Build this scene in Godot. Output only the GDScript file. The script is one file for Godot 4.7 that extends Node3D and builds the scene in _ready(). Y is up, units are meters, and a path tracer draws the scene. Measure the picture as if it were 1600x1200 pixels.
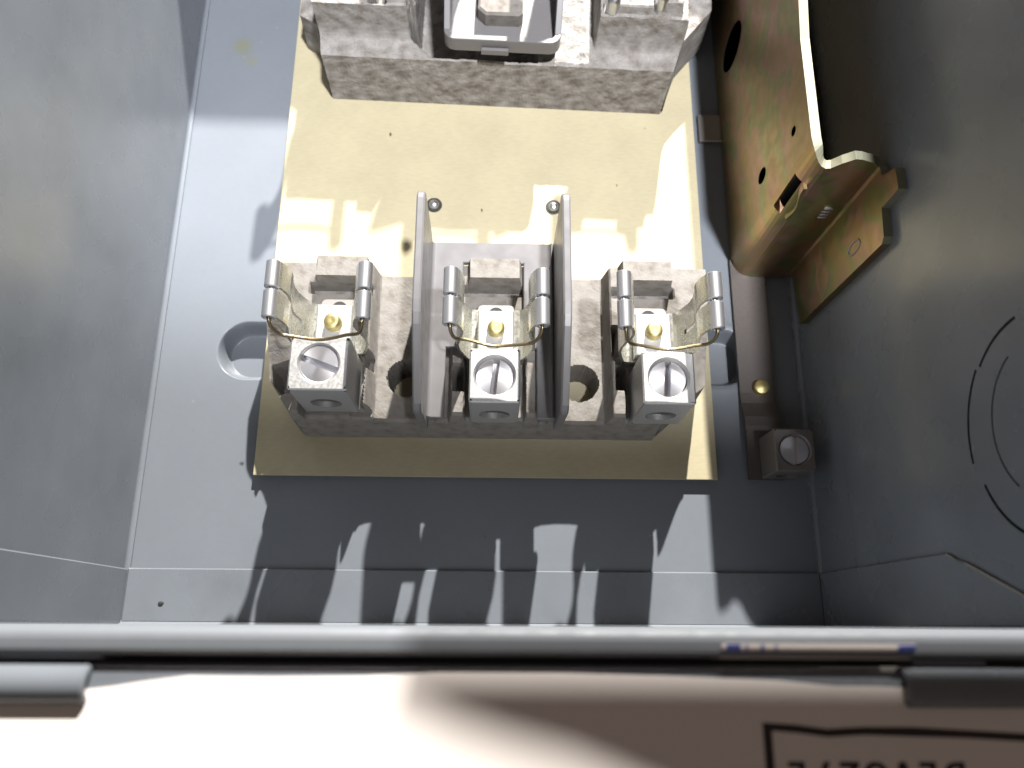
extends Node3D
# The inside of an open grey steel safety switch, lying on its back: x to the right, y out of the box, z towards the hinged end.

const MM := 0.001
const DEPTH := 0.165      # height of the rim above the back panel
const LEFT := -0.1315     # inner faces of the side walls
const RIGHT := 0.1222
const TOP := -0.437        # inner face of the far end wall; the near one stands at z = 0

class Geo:
	var v := PackedVector3Array()
	var n := PackedVector3Array()
	var t := PackedVector2Array()
	func tri(a: Vector3, b: Vector3, c: Vector3, na: Vector3, nb: Vector3, nc: Vector3, ta := Vector2.ZERO, tb := Vector2.ZERO, tc := Vector2.ZERO) -> void:
		if (b - a).cross(c - a).dot(na + nb + nc) > 0.0:
			v.append_array([a, c, b]); n.append_array([na, nc, nb]); t.append_array([ta, tc, tb])
		else:
			v.append_array([a, b, c]); n.append_array([na, nb, nc]); t.append_array([ta, tb, tc])
	func face(a: Vector3, b: Vector3, c: Vector3, out: Vector3) -> void:
		var m := (b - a).cross(c - a)
		if m.length_squared() < 1e-22:
			return
		m = m.normalized()
		if m.dot(out) < 0.0:
			m = -m
		tri(a, b, c, m, m, m)
	func quad(a: Vector3, b: Vector3, c: Vector3, d: Vector3, out: Vector3) -> void:
		face(a, b, c, out)
		face(a, c, d, out)
	# a polygon in x and z, raised from y0 to y1, its edges chamfered
	func prism(poly: PackedVector2Array, y0: float, y1: float, bevel := 0.0, at := Transform3D.IDENTITY) -> void:
		var p := poly.duplicate()
		if Geometry2D.is_polygon_clockwise(p):
			p.reverse()
		var inner := inset(p, bevel)
		var rings := []
		if bevel > 0.0:
			rings = [[inner, y0], [p, y0 + bevel], [p, y1 - bevel], [inner, y1]]
		else:
			rings = [[p, y0], [p, y1]]
		var k := p.size()
		for r in rings.size() - 1:
			for i in k:
				var j := (i + 1) % k
				var lo: PackedVector2Array = rings[r][0]
				var hi: PackedVector2Array = rings[r + 1][0]
				var e := (p[j] - p[i]).normalized()
				var o := Vector3(e.y, 0, -e.x)
				if r == 0 and bevel > 0.0: o.y = -1.0
				if r == 2: o.y = 1.0
				quad(at * Vector3(lo[i].x, rings[r][1], lo[i].y), at * Vector3(lo[j].x, rings[r][1], lo[j].y), at * Vector3(hi[j].x, rings[r + 1][1], hi[j].y), at * Vector3(hi[i].x, rings[r + 1][1], hi[i].y), at.basis * o)
		var idx := Geometry2D.triangulate_polygon(inner)
		for i in range(0, idx.size(), 3):
			for s in [0, 1]:
				var y: float = [y0, y1][s]
				face(at * Vector3(inner[idx[i]].x, y, inner[idx[i]].y), at * Vector3(inner[idx[i + 1]].x, y, inner[idx[i + 1]].y), at * Vector3(inner[idx[i + 2]].x, y, inner[idx[i + 2]].y), at.basis * Vector3(0, [-1, 1][s], 0))
	func inset(p: PackedVector2Array, by: float) -> PackedVector2Array:
		var out := PackedVector2Array()
		var k := p.size()
		for i in k:
			var a := (p[i] - p[(i + k - 1) % k]).normalized()
			var b := (p[(i + 1) % k] - p[i]).normalized()
			var na := Vector2(-a.y, a.x)
			var nb := Vector2(-b.y, b.x)
			var m := (na + nb).normalized()
			out.append(p[i] + m * by / maxf(0.35, m.dot(na)))
		return out
	func box(lo: Vector3, hi: Vector3, bevel := 0.0, at := Transform3D.IDENTITY) -> void:
		prism(PackedVector2Array([Vector2(lo.x, lo.z), Vector2(hi.x, lo.z), Vector2(hi.x, hi.z), Vector2(lo.x, hi.z)]), lo.y, hi.y, bevel, at)
	# a flat ring between a round hole and a convex outline given by angle
	func pierced(w: float, h: float, at2: Vector2, r: float, where: Transform3D) -> void:
		var k := 64
		for i in k:
			var q := []
			for s in [i, i + 1]:
				var a: float = TAU * s / k + TAU / 8
				var d := Vector2(cos(a), sin(a))
				var far := 1e9
				if absf(d.x) > 1e-6: far = minf(far, ((w / 2 if d.x > 0 else -w / 2) - at2.x) / d.x)
				if absf(d.y) > 1e-6: far = minf(far, ((h / 2 if d.y > 0 else -h / 2) - at2.y) / d.y)
				q.append([at2 + d * r, at2 + d * far])
			quad(where * Vector3(q[0][0].x, 0, q[0][0].y), where * Vector3(q[1][0].x, 0, q[1][0].y), where * Vector3(q[1][1].x, 0, q[1][1].y), where * Vector3(q[0][1].x, 0, q[0][1].y), where.basis.y)
	# profile of (radius, height) turned round y
	func lathe(profile: Array, k := 32, at := Transform3D.IDENTITY, inward := false) -> void:
		var flat: Array = []
		for i in profile.size() - 1:
			var e: Vector2 = profile[i + 1] - profile[i]
			flat.append(Vector2(e.y, -e.x).normalized() * (-1.0 if inward else 1.0))
		for i in profile.size() - 1:
			var na: Vector2 = flat[i]
			var nb: Vector2 = flat[i]
			if i > 0 and flat[i - 1].dot(flat[i]) > 0.75: na = (flat[i - 1] + flat[i]).normalized()
			if i < flat.size() - 1 and flat[i + 1].dot(flat[i]) > 0.75: nb = (flat[i + 1] + flat[i]).normalized()
			for s in k:
				var c0 := Vector2(cos(TAU * s / k), sin(TAU * s / k))
				var c1 := Vector2(cos(TAU * (s + 1) / k), sin(TAU * (s + 1) / k))
				var f := func(pr: Vector2, c: Vector2) -> Vector3: return Vector3(pr.x * c.x, pr.y, pr.x * c.y)
				var a: Vector3 = at * f.call(profile[i], c0)
				var b: Vector3 = at * f.call(profile[i], c1)
				var c: Vector3 = at * f.call(profile[i + 1], c1)
				var d: Vector3 = at * f.call(profile[i + 1], c0)
				var n0: Vector3 = at.basis * f.call(na, c0)
				var n1: Vector3 = at.basis * f.call(na, c1)
				var n2: Vector3 = at.basis * f.call(nb, c1)
				var n3: Vector3 = at.basis * f.call(nb, c0)
				if (b - a).length_squared() > 1e-16: tri(a, b, c, n0, n1, n2)
				if (c - d).length_squared() > 1e-16: tri(a, c, d, n0, n2, n3)
	func tube(path: Array, r: float, k := 10) -> void:
		var last_side := Vector3.ZERO
		var rings := []
		for i in path.size():
			var dir: Vector3 = (path[mini(i + 1, path.size() - 1)] - path[maxi(i - 1, 0)]).normalized()
			var side := last_side - dir * last_side.dot(dir) if i else (Vector3.UP if absf(dir.y) < 0.9 else Vector3.RIGHT).cross(dir)
			side = side.normalized()
			last_side = side
			var up := dir.cross(side)
			var ring := []
			for s in k:
				ring.append(side * cos(TAU * s / k) + up * sin(TAU * s / k))
			rings.append(ring)
		for i in path.size() - 1:
			for s in k:
				var q := (s + 1) % k
				var a: Vector3 = path[i] + rings[i][s] * r
				var b: Vector3 = path[i] + rings[i][q] * r
				var c: Vector3 = path[i + 1] + rings[i + 1][q] * r
				var d: Vector3 = path[i + 1] + rings[i + 1][s] * r
				tri(a, b, c, rings[i][s], rings[i][q], rings[i + 1][q])
				tri(a, c, d, rings[i][s], rings[i + 1][q], rings[i + 1][s])
		for e in [0, path.size() - 1]:
			var dir: Vector3 = (path[e] - path[1 if e == 0 else e - 1]).normalized()
			for s in range(1, k - 1):
				face(path[e] + rings[e][0] * r, path[e] + rings[e][s] * r, path[e] + rings[e][s + 1] * r, dir)
	# a bent sheet: an open line in a plane (first two axes of `at`), given a thickness and pushed along the third axis from z0 to z1
	func ribbon(line: Array, thick: float, z0: float, z1: float, at := Transform3D.IDENTITY) -> void:
		var left := PackedVector2Array()
		var right := PackedVector2Array()
		for i in line.size():
			var a: Vector2 = (line[i] - line[maxi(i - 1, 0)])
			var b: Vector2 = (line[mini(i + 1, line.size() - 1)] - line[i])
			var d := (a.normalized() + b.normalized()).normalized()
			var m := Vector2(-d.y, d.x) * thick / 2
			left.append(line[i] + m)
			right.append(line[i] - m)
		for i in line.size() - 1:
			var d: Vector2 = (line[i + 1] - line[i]).normalized()
			var out := at.basis * Vector3(-d.y, d.x, 0)
			var f := func(p: Vector2, z: float) -> Vector3: return at * Vector3(p.x, p.y, z)
			quad(f.call(left[i], z0), f.call(left[i + 1], z0), f.call(left[i + 1], z1), f.call(left[i], z1), out)
			quad(f.call(right[i], z0), f.call(right[i + 1], z0), f.call(right[i + 1], z1), f.call(right[i], z1), -out)
			for z in [z0, z1]:
				quad(f.call(left[i], z), f.call(left[i + 1], z), f.call(right[i + 1], z), f.call(right[i], z), at.basis * Vector3(0, 0, 1 if z == z1 else -1))
		for e in [0, line.size() - 1]:
			var d: Vector2 = (line[e] - line[1 if e == 0 else e - 1]).normalized()
			quad(at * Vector3(left[e].x, left[e].y, z0), at * Vector3(left[e].x, left[e].y, z1), at * Vector3(right[e].x, right[e].y, z1), at * Vector3(right[e].x, right[e].y, z0), at.basis * Vector3(d.x, d.y, 0))
	func mesh() -> ArrayMesh:
		var a := []
		a.resize(Mesh.ARRAY_MAX)
		a[Mesh.ARRAY_VERTEX] = v
		a[Mesh.ARRAY_NORMAL] = n
		a[Mesh.ARRAY_TEX_UV] = t
		var m := ArrayMesh.new()
		m.add_surface_from_arrays(Mesh.PRIMITIVE_TRIANGLES, a)
		return m

var M := {}
var rng := RandomNumberGenerator.new()

# ---------------------------------------------------------------- naming
func tag(o: Node, label: String, category: String, group := "", kind := "") -> Node:
	if label: o.set_meta("label", label)
	if category: o.set_meta("category", category)
	if group: o.set_meta("group", group)
	o.set_meta("kind", kind if kind else "thing")
	return o

func base(called: String, at := Vector3.ZERO) -> Node3D:
	var o := Node3D.new()
	o.name = called
	o.position = at
	add_child(o)
	return o

func numbered(called: String, parent: Node) -> String:
	if not parent.has_node(NodePath(called)):
		return called
	var k := 1
	while parent.has_node(NodePath("%s_%03d" % [called, k])):
		k += 1
	return "%s_%03d" % [called, k]

func part(called: String, g: Geo, m: Material, parent: Node, at := Transform3D.IDENTITY) -> MeshInstance3D:
	var o := MeshInstance3D.new()
	o.name = numbered(called, parent)
	o.mesh = g.mesh()
	o.material_override = m
	o.transform = at
	parent.add_child(o, true)
	return o

func again(source: MeshInstance3D, called: String, parent: Node, at: Transform3D) -> MeshInstance3D:
	var o: MeshInstance3D = source.duplicate()
	o.name = numbered(called, parent)
	o.transform = at
	parent.add_child(o, true)
	return o

# ---------------------------------------------------------------- materials
func noise(freq: float, seed_: int, octaves := 4, kind := FastNoiseLite.TYPE_SIMPLEX_SMOOTH) -> FastNoiseLite:
	var f := FastNoiseLite.new()
	f.noise_type = kind
	f.seed = seed_
	f.frequency = freq
	f.fractal_octaves = octaves
	return f

func noise_map(freq: float, seed_: int, stops: Array, colors: Array, side := 512, octaves := 4) -> NoiseTexture2D:
	var x := NoiseTexture2D.new()
	x.width = side
	x.height = side
	x.seamless = true
	x.noise = noise(freq, seed_, octaves)
	if stops.size():
		var g := Gradient.new()
		g.offsets = PackedFloat32Array(stops)
		g.colors = PackedColorArray(colors)
		x.color_ramp = g
	return x

func lin(r: float, g: float, b: float) -> Color:
	return Color(r, g, b).linear_to_srgb()

func mat(called: String, color: Color, rough: float, metal := 0.0, spec := 0.5) -> StandardMaterial3D:
	var m := StandardMaterial3D.new()
	m.resource_name = called
	m.albedo_color = color
	m.roughness = rough
	m.metallic = metal
	m.metallic_specular = spec
	M[called] = m
	return m

func tri(m: StandardMaterial3D, scale: float) -> void:
	m.uv1_triplanar = true
	m.uv1_scale = Vector3.ONE * scale

func grey(lo: float, hi: float) -> Array:
	return [Color(lo, lo, lo), Color(hi, hi, hi)]

func materials() -> void:
	var m := mat("paint", Color.WHITE, 1.0)
	m.albedo_texture = noise_map(0.006, 2, [0.0, 0.3, 0.6, 1.0], [lin(0.122, 0.134, 0.150), lin(0.138, 0.151, 0.170), lin(0.144, 0.158, 0.178), lin(0.158, 0.172, 0.190)], 512, 5)
	m.roughness_texture = noise_map(0.008, 3, [0.2, 0.8], grey(0.25, 0.30))
	tri(m, 7.0)

	m = mat("dull_paint", lin(0.148, 0.160, 0.178), 1.0)
	m.roughness_texture = noise_map(0.02, 5, [0.2, 0.8], grey(0.5, 0.62))
	tri(m, 20.0)

	m = mat("floor_paint", Color.WHITE, 0.37)
	m.albedo_texture = floor_picture()

	m = mat("sheet", Color.WHITE, 0.42)
	m.albedo_texture = sheet_picture()

	m = mat("cast", Color(1, 1, 1), 0.85)
	m.albedo_texture = noise_map(0.016, 11, [0.0, 0.22, 0.36, 0.5, 0.7, 1.0], [lin(0.105, 0.092, 0.078), lin(0.140, 0.124, 0.108), lin(0.162, 0.146, 0.129), lin(0.175, 0.160, 0.144), lin(0.186, 0.172, 0.156), lin(0.205, 0.192, 0.176)], 512, 5)
	m.heightmap_enabled = true
	m.heightmap_texture = noise_map(0.025, 12, [], [], 512, 4)
	m.heightmap_scale = 0.010
	tri(m, 18.0)

	m = mat("coarse_cast", Color(1, 1, 1), 0.8)
	m.albedo_texture = noise_map(0.018, 21, [0.0, 0.25, 0.42, 0.6, 1.0], [lin(0.092, 0.078, 0.066), lin(0.150, 0.133, 0.118), lin(0.192, 0.177, 0.163), lin(0.225, 0.211, 0.198), lin(0.30, 0.286, 0.27)], 512, 6)
	m.heightmap_enabled = true
	m.heightmap_texture = noise_map(0.035, 22, [], [], 512, 6)
	m.heightmap_scale = 0.04
	tri(m, 14.0)

	m = mat("plastic", lin(0.132, 0.127, 0.129), 1.0)
	m.roughness_texture = noise_map(0.01, 7, [0.2, 0.8], grey(0.30, 0.42))
	tri(m, 20.0)

	m = mat("aluminium", lin(0.42, 0.416, 0.41), 1.0, 0.75)
	m.roughness_texture = noise_map(0.03, 31, [0.2, 0.8], grey(0.42, 0.62))
	tri(m, 45.0)

	m = mat("turned", lin(0.78, 0.78, 0.82), 0.34, 1.0)
	m.anisotropy_enabled = true
	m.anisotropy = 0.45

	m = mat("spring", lin(0.68, 0.67, 0.60), 1.0, 0.9)
	m.roughness_texture = noise_map(0.02, 41, [0.2, 0.8], grey(0.25, 0.33))
	tri(m, 40.0)

	m = mat("barrel", lin(0.66, 0.66, 0.68), 0.36, 0.95)

	mat("cut_edge", lin(0.27, 0.265, 0.19), 0.5, 0.5)
	mat("brass", lin(0.46, 0.39, 0.18), 0.42, 0.9)
	mat("wire", lin(0.19, 0.15, 0.09), 0.35, 1.0)
	mat("tinned", lin(0.30, 0.28, 0.265), 0.5, 0.8)
	mat("ground_lug", lin(0.175, 0.158, 0.152), 0.5, 0.6)
	mat("zinc", lin(0.55, 0.56, 0.58), 0.35, 1.0)
	mat("hole", lin(0.02, 0.02, 0.02), 0.8)
	mat("thread", lin(0.30, 0.30, 0.30), 0.45, 1.0)

	m = mat("chromate", Color.WHITE, 1.0, 0.9)
	m.albedo_texture = noise_map(0.004, 51, [0.0, 0.3, 0.42, 0.55, 0.7, 1.0], [lin(0.258, 0.197, 0.086), lin(0.292, 0.205, 0.101), lin(0.327, 0.201, 0.144), lin(0.215, 0.221, 0.098), lin(0.284, 0.217, 0.094), lin(0.310, 0.172, 0.125)], 512, 3)
	m.roughness_texture = noise_map(0.02, 52, [0.2, 0.8], grey(0.34, 0.44))
	tri(m, 14.0)

	m = mat("strap", lin(0.100, 0.088, 0.083), 1.0, 0.6)
	m.roughness_texture = noise_map(0.03, 53, [0.2, 0.8], grey(0.42, 0.6))
	tri(m, 30.0)

	mat("label", lin(0.88, 0.81, 0.77), 0.5)
	mat("ink", lin(0.03, 0.02, 0.02), 0.6)
	mat("blue_ink", lin(0.09, 0.12, 0.45), 0.6)
	mat("faint_ink", lin(0.45, 0.45, 0.48), 0.6)
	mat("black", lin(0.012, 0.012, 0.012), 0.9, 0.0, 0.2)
	m = mat("bench", lin(0.03, 0.026, 0.022), 0.7)

func floor_picture() -> ImageTexture:
	var w := 512
	var h := 882
	var im := Image.create(w, h, false, Image.FORMAT_RGB8)
	var n1 := noise(0.012, 61)
	var n2 := noise(0.12, 62, 2)
	for y in h:
		for x in w:
			var k := 1.0 + 0.045 * n1.get_noise_2d(x, y) + 0.02 * n2.get_noise_2d(x, y)
			im.set_pixel(x, y, lin(0.142 * k, 0.156 * k, 0.176 * k))
	for k in 70:
		blot(im, Vector2(rng.randf_range(LEFT, RIGHT), rng.randf_range(-0.43, -0.02)), rng.randf_range(0.00025, 0.0006), Color(0.30, 0.29, 0.27) if k % 3 else Color(0.62, 0.62, 0.6), rng.randf_range(0.2, 0.55), 200 + k)
	# grime: a yellowish smear and a few specks, each where it lies on the panel
	blot(im, Vector2(-0.1135, -0.2465), 0.004, Color(0.42, 0.42, 0.28), 0.45, 71)
	blot(im, Vector2(-0.109, -0.239), 0.003, Color(0.45, 0.44, 0.32), 0.3, 72)
	blot(im, Vector2(-0.0945, -0.0585), 0.0007, Color(0.15, 0.15, 0.15), 0.8, 74)
	return ImageTexture.create_from_image(im)

func blot(im: Image, at: Vector2, r: float, c: Color, most: float, seed_: int) -> void:
	var nn := noise(0.25, seed_)
	var s := im.get_width() / (RIGHT - LEFT)
	var cx := (at.x - LEFT) * s
	var cy := (at.y - TOP) * s
	for y in range(int(cy - r * s * 2.0), int(cy + r * s * 2.0) + 2):
		for x in range(int(cx - r * s * 2.0), int(cx + r * s * 2.0) + 2):
			if x < 0 or y < 0 or x >= im.get_width() or y >= im.get_height(): continue
			var d := Vector2(x - cx, y - cy).length() / (r * s) + 0.5 * nn.get_noise_2d(x, y)
			im.set_pixel(x, y, im.get_pixel(x, y).lerp(c, most * clampf(1.4 - d, 0.0, 1.0)))

func sheet_picture() -> ImageTexture:
	var w := 704
	var h := 1404
	var im := Image.create(w, h, false, Image.FORMAT_RGB8)
	var n1 := noise(0.01, 81)
	var n2 := noise(0.2, 82, 3)
	for y in h:
		for x in w:
			var k := 1.0 + 0.07 * n1.get_noise_2d(x, y) + 0.07 * n2.get_noise_2d(x * 0.25, y)
			im.set_pixel(x, y, lin(0.365 * k, 0.322 * k, 0.214 * k))
	for s in [[-0.045, -0.2005, 1.1], [-0.0055, -0.165, 1.0], [-0.0575, -0.155, 0.7], [0.051, -0.178, 0.6], [0.02, -0.15, 0.6], [0.064, -0.206, 0.5]]:
		var cx: float = (s[0] + 0.0886) / 0.1738 * w
		var cy: float = (s[1] + 0.40) / 0.3466 * h
		for y in range(-4, 5):
			for x in range(-3, 4):
				if absf(x) * 1.2 + absf(y) * 0.6 < 2.2 * s[2]:
					im.set_pixel(int(cx) + x, int(cy) + y, Color(0.30, 0.27, 0.22))
	return ImageTexture.create_from_image(im)

# ---------------------------------------------------------------- scene
func _ready() -> void:
	rng.seed = 5
	var cam := Camera3D.new()
	cam.name = "camera"
	var lens := CameraAttributesPhysical.new()
	lens.frustum_focal_length = 25.0
	lens.frustum_focus_distance = 0.262
	lens.frustum_near = 0.01
	lens.frustum_far = 20.0
	lens.exposure_aperture = 12.0
	cam.attributes = lens
	cam.fov = rad_to_deg(2.0 * atan(600.0 / 1250.0))
	cam.near = 0.01
	cam.far = 20.0
	cam.transform = Transform3D(Basis(Vector3(0.99962, 0.02679, -0.00579), Vector3(-0.01332, 0.29005, -0.95692), Vector3(-0.02395, 0.95664, 0.2903)).orthonormalized(), Vector3(0, 0.30, 0))
	add_child(cam)
	cam.current = true

	var we := WorldEnvironment.new()
	we.name = "world"
	var env := Environment.new()
	env.background_mode = Environment.BG_COLOR
	env.background_color = lin(0.112, 0.091, 0.079)
	env.tonemap_mode = Environment.TONE_MAPPER_LINEAR
	env.tonemap_exposure = 1.0
	env.sdfgi_enabled = true
	env.ssao_enabled = true
	env.ssil_enabled = true
	we.environment = env
	add_child(we)

	# the hard lamp beyond the far end of the box, a little to the right
	var key := OmniLight3D.new()
	key.name = "key_light"
	key.position = Vector3(0.26, 1.0, -1.6)
	key.light_energy = 14.3
	key.light_size = 0.0145
	key.light_color = Color(1.0, 0.985, 0.96)
	key.omni_range = 12.0
	key.omni_attenuation = 2.0
	key.shadow_enabled = true
	add_child(key)
	# unseen lamp overhead; its cone edge stands in for the shadow of the camera
	var spot := SpotLight3D.new()
	spot.name = "unseen_overhead_light"
	spot.position = Vector3(0.25, 1.5, 0.2)
	spot.light_energy = 5.9
	spot.light_size = 0.04
	spot.light_color = Color(0.98, 0.985, 1.0)
	spot.spot_range = 12.0
	spot.spot_attenuation = 2.0
	spot.shadow_enabled = true
	add_child(spot)
	var aim := Vector3(0.02, 0, -0.95)
	spot.look_at_from_position(spot.position, aim, Vector3(0, 0, -1))
	spot.spot_angle = rad_to_deg((aim - spot.position).angle_to(Vector3(0.0, 0, -0.098) - spot.position))
	spot.spot_angle_attenuation = 0.03

	materials()
	bench()
	enclosure()
	door()
	sheet()
	lower_block()
	lower_barrier()
	upper_block()
	upper_barrier()
	bracket()
	ground_bar()
	unseen_shade_panel()

func bench() -> void:
	var g := Geo.new()
	g.box(Vector3(-2, -0.05, -2), Vector3(2, -0.0098, 2))
	tag(part("bench_top", g, M.bench, self), "brown bench top under the grey switch box", "bench", "", "structure")

func slab(o: Node, called: String, lo: Vector3, hi: Vector3, m: Material, bevel := 0.0) -> MeshInstance3D:
	var g := Geo.new()
	g.box(lo, hi, bevel)
	return part(called, g, m, o)

func dish(x: float, z: float) -> float:
	# depth of the two pressed-in mounting recesses
	var deep := 0.0
	for c in [[-0.0965, -0.084, -0.1035], [0.081, 0.0915, -0.1035]]:
		var dx := maxf(0.0, maxf(c[0] - x, x - c[1]))
		var d := Vector2(dx, z - c[2]).length()
		deep = maxf(deep, smoothstep(0.0120, 0.0088, d) * 0.0085)
		deep -= 0.00015 * exp(-pow((d - 0.0136) / 0.0011, 2))
	return deep

func stations(a: float, b: float, fine: Array) -> PackedFloat32Array:
	var out := PackedFloat32Array([a])
	var at := a
	while at < b - 1e-6:
		var step := 0.006
		var stop := b
		for f in fine:
			if at < f[0] - 1e-6: stop = minf(stop, f[0])
			elif at < f[1] - 1e-6:
				stop = minf(stop, f[1])
				step = 0.00035
		at = minf(at + step, stop)
		out.append(at)
	return out

func enclosure() -> void:
	var o := base("enclosure")
	tag(o, "open grey painted steel switch box with hinged near end", "enclosure")
	# back panel
	var g := Geo.new()
	var xs := stations(LEFT, RIGHT, [[-0.1115, -0.070], [0.067, 0.1065]])
	var zs := stations(TOP, 0.0, [[-0.1185, -0.0885]])
	var nx := xs.size() - 1
	var nz := zs.size() - 1
	var P := func(i: int, j: int) -> Vector3:
		var x := xs[i]
		var z := zs[j]
		return Vector3(x, -dish(x, z), z)
	var N := func(p: Vector3) -> Vector3:
		var e := 0.0005
		return Vector3(dish(p.x + e, p.z) - dish(p.x - e, p.z), 2 * e, dish(p.x, p.z + e) - dish(p.x, p.z - e)).normalized()
	var U := func(p: Vector3) -> Vector2: return Vector2((p.x - LEFT) / (RIGHT - LEFT), (p.z - TOP) / -TOP)
	for j in nz:
		for i in nx:
			var a: Vector3 = P.call(i, j)
			var b: Vector3 = P.call(i + 1, j)
			var c: Vector3 = P.call(i + 1, j + 1)
			var d: Vector3 = P.call(i, j + 1)
			var na: Vector3 = N.call(a)
			var nb: Vector3 = N.call(b)
			var nc: Vector3 = N.call(c)
			var nd: Vector3 = N.call(d)
			g.tri(a, b, c, na, nb, nc, U.call(a), U.call(b), U.call(c))
			g.tri(a, c, d, na, nc, nd, U.call(a), U.call(c), U.call(d))
	part("back_panel", g, M.floor_paint, o)
	# side walls with a small fold radius at the foot
	for s in [0, 1]:
		g = Geo.new()
		var x: float = [LEFT, RIGHT][s]
		var q: float = [-1.0, 1.0][s]
		var line := [Vector2(x - q * 0.0022, 0.0)]
		for k in 6:
			var a := PI / 2 * k / 5
			line.append(Vector2(x - q * 0.0022 + q * 0.0022 * sin(a), 0.0022 - 0.0022 * cos(a)))
		var lo: float = 0.03 if s else DEPTH - 0.004
		line.append(Vector2(x, lo))
		if s == 0:
			line.append(Vector2(x - 0.001, DEPTH - 0.001))
			line.append(Vector2(x - 0.006, DEPTH))
			g.ribbon(line.map(func(p: Vector2) -> Vector2: return p + Vector2(q * 0.0007, 0.0003)), 0.0014, TOP, 0.0)
			part("side_wall", g, M.paint, o)
		else:
			g.ribbon(line.map(func(p: Vector2) -> Vector2: return p + Vector2(q * 0.0007, 0.0003)), 0.0014, TOP, 0.0)
			var foot := part("wall_foot", g, M.paint, o)
			foot.name = "wall_foot"
	# the right wall, with the partly cut rings of a round knockout
	var wall := CSGCombiner3D.new()
	wall.name = "side_wall_001"
	o.add_child(wall)
	var panel := CSGBox3D.new()
	panel.name = "panel"
	panel.size = Vector3(0.0014, DEPTH - 0.029, -TOP)
	panel.position = Vector3(RIGHT + 0.0007, 0.029 + (DEPTH - 0.029) / 2, TOP / 2)
	panel.material = M.paint
	wall.add_child(panel)
	for a in [[0.0262, -0.044, 0.130, 184, 223], [0.0272, -0.044, 0.130, 226, 278], [0.0256, -0.044, 0.130, 292, 352], [0.0256, -0.044, 0.130, 12, 70], [0.0268, -0.044, 0.130, 88, 160], [0.0185, -0.0455, 0.1315, 206, 318], [0.0185, -0.0455, 0.1315, 340, 400], [0.0185, -0.0455, 0.1315, 60, 180]]:
		var ring := CSGPolygon3D.new()
		ring.name = "knockout_groove"
		var pts := PackedVector2Array()
		var wide: float = 0.00042 if a[0] > 0.02 else 0.00025
		for pass_ in 2:
			for k in 17:
				var t := k / 16.0 if pass_ == 0 else 1.0 - k / 16.0
				var ang := deg_to_rad(lerpf(a[3], a[4], t))
				var r: float = a[0] + (wide if pass_ == 0 else -wide)
				pts.append(Vector2(a[1] + r * cos(ang), a[2] + r * sin(ang)))
		ring.polygon = pts
		ring.depth = 0.0022
		ring.operation = CSGShape3D.OPERATION_SUBTRACTION
		# polygon x -> world z, polygon y -> world y, pushed along world x
		ring.transform = Transform3D(Basis(Vector3(0, 0, 1), Vector3(0, 1, 0), Vector3(-1, 0, 0)), Vector3(RIGHT - 0.0008, 0, 0))
		ring.material = M.hole
		wall.add_child(ring, true)
	var back := slab(o, "knockout_backing", Vector3(RIGHT + 0.0016, 0.098, -0.075), Vector3(RIGHT + 0.0026, 0.1625, -0.012), M.paint)
	back.name = "knockout_slug"
	slab(o, "end_wall", Vector3(LEFT - 0.0014, 0, TOP - 0.0014), Vector3(RIGHT + 0.0014, DEPTH, TOP), M.paint)
	# near end wall: a folded sheet with a rolled lip, and flanges lapped over the floor and both sides
	g = Geo.new()
	var prof := [Vector2(-0.0012, 0.0008), Vector2(-0.0003, 0.0012), Vector2(0.0004, 0.0022), Vector2(0.0007, 0.004), Vector2(0.0006, DEPTH - 0.0030)]
	for k in 5:
		var a := PI / 2 * k / 4
		prof.append(Vector2(0.0006 + 0.0015 - 0.0015 * cos(a), DEPTH - 0.0022 + 0.0015 * sin(a)))
	prof.append(Vector2(0.0032, DEPTH - 0.0008))
	for k in 4:
		var a := PI / 2 * (k + 1) / 4
		prof.append(Vector2(0.0032 + 0.0007 * sin(a), DEPTH - 0.0022 + 0.0015 * cos(a)))
	prof.append(Vector2(0.0039, DEPTH - 0.012))
	g.ribbon(prof, 0.0014, LEFT - 0.0014, RIGHT + 0.0014, Transform3D(Basis(Vector3(0, 0, 1), Vector3(0, 1, 0), Vector3(-1, 0, 0)).inverse(), Vector3.ZERO) if false else Transform3D(Vector3(0, 0, 1), Vector3(0, 1, 0), Vector3(1, 0, 0), Vector3.ZERO))
	part("end_wall", g, M.dull_paint, o)
	slab(o, "floor_flange", Vector3(LEFT + 0.0012, 0.0, -0.0195), Vector3(RIGHT - 0.0012, 0.0018, -0.0008), M.paint, 0.0004)
	g = Geo.new()
	g.prism(PackedVector2Array([Vector2(-0.0192, 0.0014), Vector2(-0.0005, 0.0014), Vector2(-0.0005, DEPTH - 0.003), Vector2(-0.0192, DEPTH - 0.003)]), 0.0, 0.0012, 0.0004, Transform3D(Vector3(0, 0, 1), Vector3(1, 0, 0), Vector3(0, 1, 0), Vector3(LEFT, 0, 0)))
	part("side_flange", g, M.paint, o)
	g = Geo.new()
	g.prism(PackedVector2Array([Vector2(-0.0195, 0.0014), Vector2(-0.0005, 0.0014), Vector2(-0.0005, DEPTH - 0.003), Vector2(-0.003, DEPTH - 0.003), Vector2(-0.0035, 0.125), Vector2(-0.0165, 0.094), Vector2(-0.0175, 0.090), Vector2(-0.0195, 0.086)]), 0.0, 0.0012, 0.0004, Transform3D(Vector3(0, 0, 1), Vector3(-1, 0, 0), Vector3(0, 1, 0), Vector3(RIGHT, 0, 0)))
	part("side_flange", g, M.paint, o)
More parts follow.
